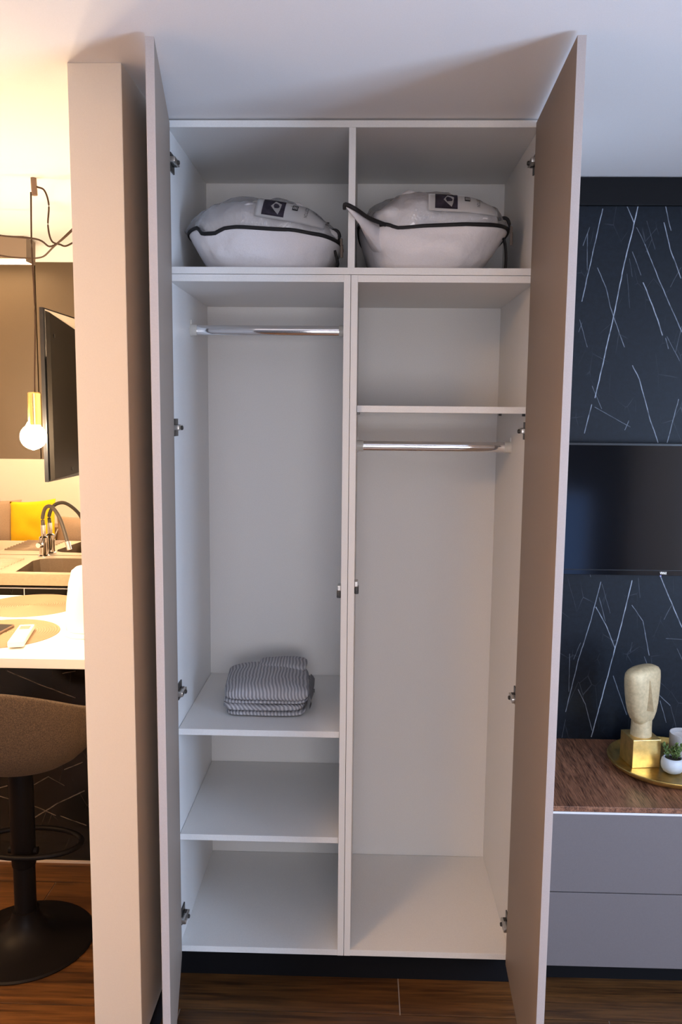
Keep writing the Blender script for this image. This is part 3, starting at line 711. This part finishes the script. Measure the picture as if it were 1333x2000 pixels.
def plant():
    cx, cy = 1.022, .262
    root = thing('potted_succulent', 'tiny green succulent in a pale round pot on the tray', 'plant', (cx, cy, ZC))
    obj('pot', lathe([(0, 0), (.018, 0), (.028, .006), (.0345, .018), (.0355, .030), (.033, .042), (.028, .049), (.0255, .049), (.027, .043), (.026, .040), (0, .040)], 40, (cx, cy, ZC), cap=False), 'pot', root, smooth=True)
    obj('soil', lathe([(0, .040), (.0262, .040), (.0262, .043), (.012, .0445), (0, .0445)], 24, (cx, cy, ZC), cap=False), 'soil', root, smooth=True)
    random.seed(4)
    for k in range(9):
        a = random.uniform(0, 2 * PI); rr = random.uniform(.002, .017); h = random.uniform(.022, .052); le = random.uniform(.002, .016)
        p0 = Vector((cx + rr * math.cos(a), cy + rr * math.sin(a), ZC + .042)); p1 = p0 + Vector((math.cos(a) * le, math.sin(a) * le, h))
        st = obj('stem', tube([p0, p0.lerp(p1, .5) + Vector((0, 0, .002)), p1], .0014, 6), 'leaf', root, smooth=True)
        for q in range(8):
            f = .25 + .75 * q / 7; c = p0.lerp(p1, f); az = q * 2.4 + a; el = .35 + f * .6
            L_ = random.uniform(.010, .015); d = Vector((math.cos(az) * math.cos(el), math.sin(az) * math.cos(el), math.sin(el))); u = d.cross(Vector((0, 0, 1))).normalized(); w = u.cross(d)
            b = bmesh.new(); rg = []
            for t, wd_ in ((0, .0012), (.35, .0042), (.7, .0048), (.92, .0030), (1, .0006)):
                ce = c + d * L_ * t + w * .003 * t * t; rg.append([ce + u * wd_ * math.cos(2 * PI * i / 8) + w * wd_ * .35 * math.sin(2 * PI * i / 8) for i in range(8)])
            loft(rg, b); obj('leaf', b, 'leaf', st, smooth=True)
plant()
cc = (1.083, .335)
ca = thing('candle_cup', 'grey ceramic cup with a white candle on the tray behind the succulent', 'candle', (cc[0], cc[1], ZC))
obj('cup', lathe([(0, 0), (.036, 0), (.040, .004), (.044, .05), (.0455, .098), (.0445, .100), (.0425, .098), (.041, .07), (0, .07)], 48, (cc[0], cc[1], ZC), cap=False), 'candle_cup', ca, smooth='auto')
obj('wax', lathe([(0, .070), (.0413, .070), (.0418, .086), (.030, .087), (0, .087)], 40, (cc[0], cc[1], ZC), cap=False), 'wax', ca, smooth='auto')
obj('wick', tube([(cc[0], cc[1], ZC + .086), (cc[0] + .001, cc[1], ZC + .098)], .001, 6), 'ink', ca)

# ---------------------------------------------------------------- kitchen: bar, stool, things on the bar
bar = thing('breakfast_bar', 'breakfast bar with white top and dark marble front beside the partition', 'bar', (-1.09, .65, 0))
obj('bar_top', box(-1.56, -.623, .235, 1.10, .868, .900, bev=.002), 'bartop', bar)
obj('marble_front', box(-1.56, -.623, .620, .655, 0, .867), 'barmarble', bar, label='black marble front panel with thin pale veins')
obj('floor_strip', box(-1.56, -.623, .612, .620, 0, .008), 'grout', bar)
obj('rear_panel', box(-1.56, -.623, .900, .93, 0, .867), 'kitchen', bar)

def stool():
    cx, cy = -1.008, .165
    root = thing('bar_stool', 'brown fabric bucket bar stool on a black trumpet base', 'stool', (cx, cy, 0))
    obj('base', lathe([(0, 0), (.206, 0), (.208, .004), (.203, .009), (.15, .018), (.10, .030), (.068, .048), (.050, .072), (.043, .095), (.041, .110), (0, .110)], 64, (cx, cy, 0), cap=False), 'stoolmetal', root, smooth='auto')
    obj('pole', lathe([(.033, .105), (.033, .30), (.030, .30), (.030, .36)], 32, (cx, cy, 0)), 'stoolmetal', root, smooth='auto')
    obj('pole_sleeve', lathe([(.034, .255), (.0365, .262), (.0365, .57), (.060, .572), (.060, .585)], 32, (cx, cy, 0)), 'stoolmetal', root, smooth='auto')
    # footrest: a D-shaped loop towards the bar and back
    pts = []
    for k in range(40):
        a = 2 * PI * k / 40; pts.append((cx + .165 * math.cos(a), cy + .045 + .093 * math.sin(a), .305))
    fr = obj('footrest', tube(pts, .0085, 10, closed=True), 'stoolmetal', root, smooth=True)
    obj('footrest_arm', tube([(cx - .045, cy, .305), (cx + .045, cy, .305)], .012, 10), 'stoolmetal', fr)
    # upholstered bucket: rim higher at the back (towards the camera)
    n = 64
    def rim(t): s = -math.sin(t); return (.765 + .105 * s ** 1.3) if s > 0 else (.765 + .135 * s)
    outer, inner = [], []
    for u in [0, .12, .25, .38, .52, .66, .8, .92, 1.0]:
        r_ = []
        for i in range(n):
            t = 2 * PI * i / n; h = rim(t); zb = .572
            R = .228 * (math.sin(min(1, u * 1.12) * PI / 2) ** .62); z = zb + (h - zb) * (u ** 1.75)
            r_.append(Vector((cx + max(.004, R) * math.cos(t), cy + .01 + max(.004, R) * .95 * math.sin(t), z)))
        outer.append(r_)
    rimr = [[Vector((cx + .219 * math.cos(2 * PI * i / n), cy + .01 + .208 * math.sin(2 * PI * i / n), rim(2 * PI * i / n) + .011)) for i in range(n)],
            [Vector((cx + .203 * math.cos(2 * PI * i / n), cy + .01 + .193 * math.sin(2 * PI * i / n), rim(2 * PI * i / n) + .006)) for i in range(n)],
            [Vector((cx + .19 * math.cos(2 * PI * i / n), cy + .01 + .18 * math.sin(2 * PI * i / n), min(rim(2 * PI * i / n) - .03, .70))) for i in range(n)],
            [Vector((cx + .16 * math.cos(2 * PI * i / n), cy + .01 + .15 * math.sin(2 * PI * i / n), .618)) for i in range(n)],
            [Vector((cx + .004 * math.cos(2 * PI * i / n), cy + .01 + .004 * math.sin(2 * PI * i / n), .615)) for i in range(n)]]
    obj('seat', loft(outer + rimr), 'stoolfab', root, smooth=True, label='brown woven upholstered bucket seat')
    cb = outer[6]
stool()

def placemat(label, cx, cy, r):
    pr = [(.0, .0)]; n = int(r / .009)
    prof = [(0.001, .0005)]
    for k in range(n):
        r0 = .004 + (r - .004) * k / n; w = (r - .004) / n
        prof += [(r0, .0012), (r0 + w * .25, .0034), (r0 + w * .6, .0034), (r0 + w * .95, .0012)]
    prof += [(r, .0002)]
    o = obj('placemat', lathe(prof, 72, (cx, cy, .9002)), 'mat', None, smooth=False)
    tag(o, label, 'placemat', 'woven placemats on the bar')
placemat('round beige woven placemat under the remote on the bar', -1.205, .515, .19)
placemat('round beige woven placemat at the far edge of the bar', -1.27, .925, .19)
def remote():
    root = thing('remote_control', 'white remote control lying on the near woven placemat', 'remote', (-1.108, .443, .904))
    Mx = Matrix.Translation((-1.108, .443, .9042)) @ Matrix.Rotation(math.radians(13), 4, 'Z')
    b = box(-.0255, .0255, -.112, .112, 0, .020, bev=.006); b.transform(Mx); obj('remote_body', b, 'remote', root, smooth='auto')
    b = box(-.017, .017, .045, .088, .0195, .0208); b.transform(Mx); obj('display', b, 'remote_screen', root)
    for k in range(2):
        b = box(-.014 + .017 * k, -.003 + .017 * k, .010, .020, .0195, .0215, bev=.001); b.transform(Mx); obj('button', b, 'remote', root)
remote()
ph = box(-.033, .033, -.075, .075, 0, .009, bev=.003); ph.transform(Matrix.Translation((-1.232, .515, .9042)) @ Matrix.Rotation(math.radians(-4), 4, 'Z'))
po = thing('phone', 'dark phone in a tan case lying on the near placemat', 'phone', (-1.232, .515, .904))
obj('phone_case', ph, 'hook', po); b = box(-.030, .030, -.071, .071, .009, .0096); b.transform(Matrix.Translation((-1.232, .515, .9042)) @ Matrix.Rotation(math.radians(-4), 4, 'Z')); obj('phone_screen', b, 'tvblack', po)
def kettle():
    cx, cy = -.905, .545
    root = thing('kettle', 'white plastic electric kettle half hidden behind the partition', 'kettle', (cx, cy, .9))
    obj('kettle_base', lathe([(0, 0), (.090, 0), (.092, .004), (.090, .014), (.083, .018), (0, .018)], 48, (cx, cy, .9003), cap=False), 'kettle', root, smooth='auto')
    obj('kettle_body', lathe([(0, .019), (.084, .019), (.086, .03), (.080, .11), (.071, .18), (.064, .205), (0, .205)], 48, (cx, cy, .9), cap=False), 'kettle', root, smooth='auto')
    obj('kettle_lid', lathe([(.064, .205), (.060, .222), (.045, .234), (.018, .239), (0, .239)], 40, (cx, cy, .9), cap=False), 'kettle', root, smooth=True)
    obj('kettle_handle', tube(spline([(cx + .060, cy, 1.105), (cx + .115, cy, 1.11), (cx + .130, cy, 1.06), (cx + .118, cy, .98), (cx + .083, cy, .95)], 6), .011, 10), 'kettle', root, smooth=True)
    obj('kettle_spout', prism([(cx + .02, 1.06), (cx + .02, 1.105), (cx + .055, 1.105)], cy - .014, cy + .014, axis='y'), 'kettle', root)
kettle()

# ---------------------------------------------------------------- kitchen run against the back
kb = thing('base_cabinets', 'dark kitchen base cabinets with pale handle line behind the bar', 'cabinet', (-2.0, 1.75, 0))
obj('body', box(-3.85, -.623, 1.52, 1.984, .1, .72), 'barmarble', kb)
obj('front_rail', box(-3.85, -.623, 1.52, 1.528, .72, .858), 'barmarble', kb)
obj('plinth', box(-3.85, -.623, 1.56, 1.58, 0, .1), 'black', kb)
for x0, x1 in ((-3.84, -3.10), (-3.095, -2.30), (-2.295, -1.5465), (-1.5415, -.624)):
    obj('cabinet_door', box(x0, x1, 1.500, 1.519, .11, .838, bev=.001), 'barmarble', kb)
obj('handle_line', box(-3.85, -.623, 1.503, 1.52, .8385, .842), 'edge', kb)
obj('gap_strip', box(-1.546, -1.542, 1.503, 1.519, .11, .838), 'edge', kb)
wt = bmesh.new()
HX0, HX1, HY0, HY1 = -1.66, -1.10, 1.53, 1.90
for x0, x1, y0, y1 in ((-3.85, HX0, 1.480, 1.984), (HX1, -.623, 1.480, 1.984), (HX0, HX1, 1.480, HY0), (HX0, HX1, HY1, 1.984)):
    bx(wt, x0, x1, y0, y1, .859, .9095)
sset_wt = tag(obj('kitchen_worktop', wt, 'worktop'), 'sand coloured kitchen worktop running under the mirror', 'worktop')
def sink():
    root = thing('kitchen_sink', 'sand composite sink with ribbed drainer set in the worktop', 'sink', (-1.4, 1.73, .91))
    # outline of the bowl: straight front, big left arc
    hole = [(-1.12, 1.522), (-1.590, 1.522)] + [(-1.590 - .040 * math.sin(t * PI / 2 * .5) * 1.0 - .0 * t, 1.522 + .27 * t) for t in (.25, .5, .75)]
    hole += [(-1.622, 1.80), (-1.606, 1.852), (-1.570, 1.878), (-1.50, 1.886), (-1.12, 1.886)]
    ox0, ox1, oy0, oy1 = -1.915, -1.03, 1.497, 1.962
    z = .9100; z1 = .9150
    b = bmesh.new()
    # top plate as strips around the hole
    n = len(hole); hv = [b.verts.new((x, y, z1)) for x, y in hole]
    def outer(x, y):
        cx, cy = -1.36, 1.70; dx, dy = x - cx, y - cy
        k = min(((ox1 - cx) / dx if dx > 0 else (ox0 - cx) / dx) if abs(dx) > 1e-6 else 9e9, ((oy1 - cy) / dy if dy > 0 else (oy0 - cy) / dy) if abs(dy) > 1e-6 else 9e9)
        return (cx + dx * k, cy + dy * k)
    # simple robust plate: four rectangles plus a fan to the arc
    for v in hv: b.verts.remove(v)
    bx(b, ox0, -1.665, oy0, oy1, z, z1); bx(b, -1.665, ox1, 1.888, oy1, z, z1); bx(b, -1.665, ox1, oy0, 1.521, z, z1); bx(b, -1.12, ox1, 1.521, 1.888, z, z1)
    arc = hole[1:-1]
    fan = [(-1.665, 1.521)] + arc + [(-1.50, 1.888), (-1.665, 1.888)]
    prism(fan, z, z1, b)
    obj('drainer_plate', b, 'sink', root)
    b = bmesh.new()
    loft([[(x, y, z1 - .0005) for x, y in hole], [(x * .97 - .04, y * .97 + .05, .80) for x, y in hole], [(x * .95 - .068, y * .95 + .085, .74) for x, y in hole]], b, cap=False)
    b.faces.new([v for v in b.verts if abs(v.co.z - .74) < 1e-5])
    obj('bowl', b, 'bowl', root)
    for k in range(9):
        yy = 1.535 + k * .037
        obj('drainer_rib', tube([(-1.90, yy, z1), (-1.68 + .0, yy, z1)], .006, 8, ry=.008), 'sink', root, smooth=True)
    obj('rear_gap', box(-1.81, -1.03, 1.9625, 1.9685, .9096, .9125), 'gap', root)
sink()
def faucet():
    cx, cy = -1.612, 1.925
    root = thing('kitchen_faucet', 'chrome kitchen tap with a black flexible hose spout', 'faucet', (cx, cy, .915))
    obj('tap_body', lathe([(.030, 0), (.030, .006), (.024, .010), (.022, .012), (.022, .10), (.018, .105), (.012, .108), (.012, .165), (.0, .165)], 32, (cx, cy, .9153), cap=False), 'chrome', root, smooth='auto')
    lv = bmesh.new(); lathe([(.014, 0), (.016, .03), (.012, .036)], 20, bm=lv); lv.transform(Matrix.Translation((cx - .008, cy - .018, .975)) @ Matrix.Rotation(math.radians(80), 4, 'X')); obj('tap_lever', lv, 'chrome', root, smooth='auto')
    obj('lever_pin', tube([(cx + .0, cy - .045, .985), (cx + .022, cy - .055, 1.04)], .0035, 8), 'chrome', root)
    d = Vector((.17, -.12, 0))
    p0 = Vector((cx, cy, 1.075))
    pts = spline([p0, p0 + Vector((0, 0, .05)), p0 + d * .14 + Vector((0, 0, .098)), p0 + d * .40 + Vector((0, 0, .105)), p0 + d * .70 + Vector((0, 0, .055)), p0 + d * .9 + Vector((0, 0, -.02)), p0 + d + Vector((0, 0, -.07))], 8)
    obj('hose_spout', tube(pts, .0095, 12), 'faucetblack', root, smooth=True, label='black flexible hose')
    obj('spray_nozzle', tube([pts[-1] + Vector((-.002, 0, .01)), pts[-1] + d * .06 + Vector((0, 0, -.03))], .0125, 14), 'chrome', root, smooth='auto')
faucet()
struct_m = tag(obj('mirror_backsplash', box(-3.85, -.623, 1.970, 1.9845, .9125, 1.436), 'mirror'), 'wide mirror backsplash between worktop and wall cabinets', 'mirror')
ku = thing('wall_cabinets', 'taupe handleless kitchen wall cabinets above the mirror', 'cabinet', (-2.0, 1.82, 1.437))
obj('body', box(-3.85, -.623, 1.670, 1.984, 1.4375, 2.352), 'kitchen', ku)
for x0, x1 in ((-3.85, -3.1), (-3.097, -2.30), (-2.297, -1.502), (-1.499, -.624)):
    obj('cabinet_door', box(x0 + .001, x1 - .001, 1.650, 1.669, 1.437, 2.352, bev=.001), 'kitchen', ku)

struct('trim_2', box(-3.85, -.623, 1.652, 1.984, 2.3525, CZ - .0005), 'wall', 'white filler board between wall cabinets and ceiling')
# television swung out over the bar, seen from behind
def kitchen_tv():
    y0, y1, x = .70, 1.60, -1.108
    z0, z1 = 1.412, 2.031
    root = thing('kitchen_television', 'dark back of a slim television swung out over the bar', 'television', (x, 1.15, z0))
    obj('panel', box(x - .004, x + .010, y0, y1, z0, z1, bev=.001), 'tvblack', root)
    obj('lit_back', box(x + .0105, x + .013, y0 + .016, y1 - .01, z1 - .17, z1 - .006), 'tvback_lit', root, label='pale strip of the back with lamplight in its colour')
    b = bmesh.new()   # housing with a sloping top edge
    pr = [(y0 + .010, z0 + .004), (y0 + .010, z1 - .010), (y1 - .02, z1 - .125), (y1 - .02, z0 + .03)]
    A = [b.verts.new((x + .0135, p, q)) for p, q in pr]; B = [b.verts.new((x + .026, p + (.01 if k < 2 else -.01), q - (.006 if k in (1, 2) else -.006))) for k, (p, q) in enumerate(pr)]
    b.faces.new(A); b.faces.new(B[::-1])
    for i in range(4): b.faces.new((A[i], B[i], B[(i + 1) % 4], A[(i + 1) % 4]))
    obj('housing', b, 'tvback', root)
    for yy, zz in ((y0 + .055, z1 - .095), (y0 + .20, z0 + .035)):
        s = lathe([(.007, 0), (.007, .002), (.003, .001)], 12); s.transform(Matrix.Translation((x + .0262, yy, zz)) @ Matrix.Rotation(PI / 2, 4, 'Y')); obj('screw', s, 'tvblack', root)
    obj('wall_arm', tube([(x + .02, 1.3, 1.72), (-.86, 1.45, 1.72), (-.641, 1.3, 1.72)], .016, 10), 'stoolmetal', root, smooth=True)
kitchen_tv()

# ---------------------------------------------------------------- pendants
def pendant(label, x, y, vis):
    root = thing('pendant_lamp', label, 'lamp', (x, y, CZ), 'cord pendant lamps over the bar')
    hx = x + .035
    obj('ceiling_hook', tube([(hx, y, CZ), (hx + .002, y, CZ - .055)], .0095, 12), 'hook', root, smooth='auto')
    obj('drop_cord', tube(spline([(hx - .010, y, CZ - .045), (hx - .014, y, 2.20), (hx - .010, y, 2.0), (x + .016, y, 1.80), (x + .014, y, 1.727)], 8), .0030, 8), 'cord', root, smooth=True)
    obj('socket', lathe([(.010, .142), (.019, .140), (.0225, .136), (.0225, .03), (.018, .025)], 32, (x + .012, y, 1.590)), 'brass', root, smooth='auto', label='polished brass socket')
    rp = [(.0, -.045)] + [(.043 * math.sin(PI * k / 16), -.043 * math.cos(PI * k / 16)) for k in range(2, 14)] + [(.0165, .05)]
    obj('bulb', lathe(rp, 32, (x + .004, y, 1.580), cap=False), 'bulb', root, smooth=True, label='glowing globe bulb')
    if vis:
        obj('slack_cord', tube(spline([(hx + .010, y, CZ - .028), (hx + .035, y, CZ - .040), (hx + .048, y, CZ - .085), (hx + .043, y, CZ - .150), (hx + .053, y, CZ - .199), (hx + .080, y, CZ - .211), (hx + .112, y, CZ - .212), (hx + .20, y, CZ - .15), (-.80, .555, CZ - .034)], 8), .0030, 8), 'cord', root, smooth=True)
    else:
        obj('slack_cord', tube(spline([(hx + .006, y, CZ - .05), (hx + .10, y, CZ - .17), (hx + .3, y, CZ - .20), (-.98, .54, CZ - .21), (-.80, .555, CZ - .034)], 10), .0030, 8), 'cord', root, smooth=True)
pendant('brass pendant with a glowing globe bulb and looped cord over the bar', -1.091, .55, True)
pendant('brass pendant lamp next along the bar, left of the looped-cord one', -1.38, .52, False)
pendant('brass pendant lamp at the far left end of the bar', -1.52, .86, False)
can = tag(obj('lamp_canopy', lathe([(.0, 0), (.055, 0), (.055, -.03), (.05, -.034), (0, -.034)], 32, (-.80, .555, CZ), cap=False), 'hook', smooth='auto'), 'round ceiling rose that feeds the pendant cords', 'lamp')
cl = thing('ceiling_lamp', 'brown box ceiling lamp with glowing underside in the kitchen', 'lamp', (-1.78, 1.49, CZ))
b = bmesh.new()
pl = [(-2.10, 2.330), (-1.452, 2.330), (-1.449, 2.418), (-1.462, 2.4255), (-2.10, 2.4255)]
prism(pl, 1.44, 1.54, b, axis='y'); obj('lamp_box', b, 'lampbox', cl)
obj('diffuser', box(-2.095, -1.46, 1.445, 1.535, 2.321, 2.3295), 'diffuser', cl)
obj('end_cap', box(-1.4565, -1.451, 1.442, 1.538, 2.318, 2.332), 'lampbox', cl)

# ---------------------------------------------------------------- sofa seen only in the kitchen mirror
def cushion(name, label, cx, cy, cz, w, h, th, m, rz, tilt, roll=0, grp='cushions on the sofa'):
    b = bmesh.new(); n = 20; gr = {}
    for s in (1, -1):
        for i in range(n + 1):
            for j in range(n + 1):
                u, v = -1 + 2 * i / n, -1 + 2 * j / n
                e = ((1 - u * u) * (1 - v * v)) ** .42
                pin = 1 - .07 * (1 - u * u) * (abs(v) ** 3) ; pin2 = 1 - .07 * (1 - v * v) * (abs(u) ** 3)
                edge = i in (0, n) or j in (0, n)
                if edge and s < 0: gr[(s, i, j)] = gr[(1, i, j)]; continue
                gr[(s, i, j)] = b.verts.new((u * w / 2 * pin2, s * th / 2 * e + noise.noise(Vector((u * 2 + cx * 5, v * 2, s))) * .012 * e, v * h / 2 * pin))
    for s in (1, -1):
        for i in range(n):
            for j in range(n):
                try: b.faces.new([gr[(s, i, j)], gr[(s, i + 1, j)], gr[(s, i + 1, j + 1)], gr[(s, i, j + 1)]])
                except ValueError: pass
    b.transform(Matrix.Translation((cx, cy, cz)) @ Matrix.Rotation(rz, 4, 'Z') @ Matrix.Rotation(tilt, 4, 'X') @ Matrix.Rotation(roll, 4, 'Y'))
    o = obj(name, b, m, None, smooth=True); tag(o, label, 'cushion', grp)
sf = thing('sofa', 'taupe fabric sofa reflected in the kitchen mirror', 'sofa', (-2.85, -1.0, 0))
obj('sofa_base', box(-3.85, -1.85, -1.36, -.45, .08, .28, bev=.02), 'sofa', sf, smooth='auto')
for x0 in (-3.83, -2.84): obj('seat_cushion', box(x0, x0 + .98, -1.12, -.44, .28, .44, bev=.04), 'sofa', sf, smooth='auto')
obj('sofa_back', box(-3.85, -1.85, -1.37, -1.14, .28, .62, bev=.05), 'sofa', sf, smooth='auto')
for x in (-3.8, -1.9):
    for yv in (-1.3, -.5): obj('sofa_leg', lathe([(.02, 0), (.025, .085)], 12, (x, yv, 0)), 'stoolmetal', sf)
cushion('cushion', 'bright yellow square cushion on the sofa in the mirror', -2.90, -.985, .655, .44, .44, .15, 'yellow', .12, math.radians(12), math.radians(-5))
cushion('cushion', 'taupe back cushion left of the yellow cushion in the mirror', -3.30, -1.035, .64, .52, .46, .20, 'cushion', -.1, math.radians(14))
cushion('cushion', 'low taupe cushion right of the yellow cushion in the mirror', -2.42, -1.03, .575, .60, .30, .20, 'cushion', .05, math.radians(14))

# ---------------------------------------------------------------- ceiling panel lamp left of the camera, added fill panel over the sofa
cp_ = thing('unseen_panel_lamp', 'square warm ceiling panel lamp in front of the partition', 'lamp', (-1.2, -1.65, CZ))
obj('lamp_frame', box(-1.47, -.93, -1.92, -1.38, 2.385, 2.4265, bev=.004), 'frame', cp_)
obj('diffuser', box(-1.45, -.95, -1.90, -1.40, 2.380, 2.3855), 'panel', cp_)
cp_ = thing('unseen_panel_lamp', 'unseen square warm panel added above the sofa as fill light', 'lamp', (-2.7, -.5, CZ))  # out of view, added to brighten the mirrored wall and kitchen
obj('lamp_frame', box(-2.97, -2.43, -.77, -.23, 2.385, 2.4265, bev=.004), 'frame', cp_)
obj('diffuser', box(-2.95, -2.45, -.75, -.25, 2.380, 2.3855), 'sofa_fill', cp_)
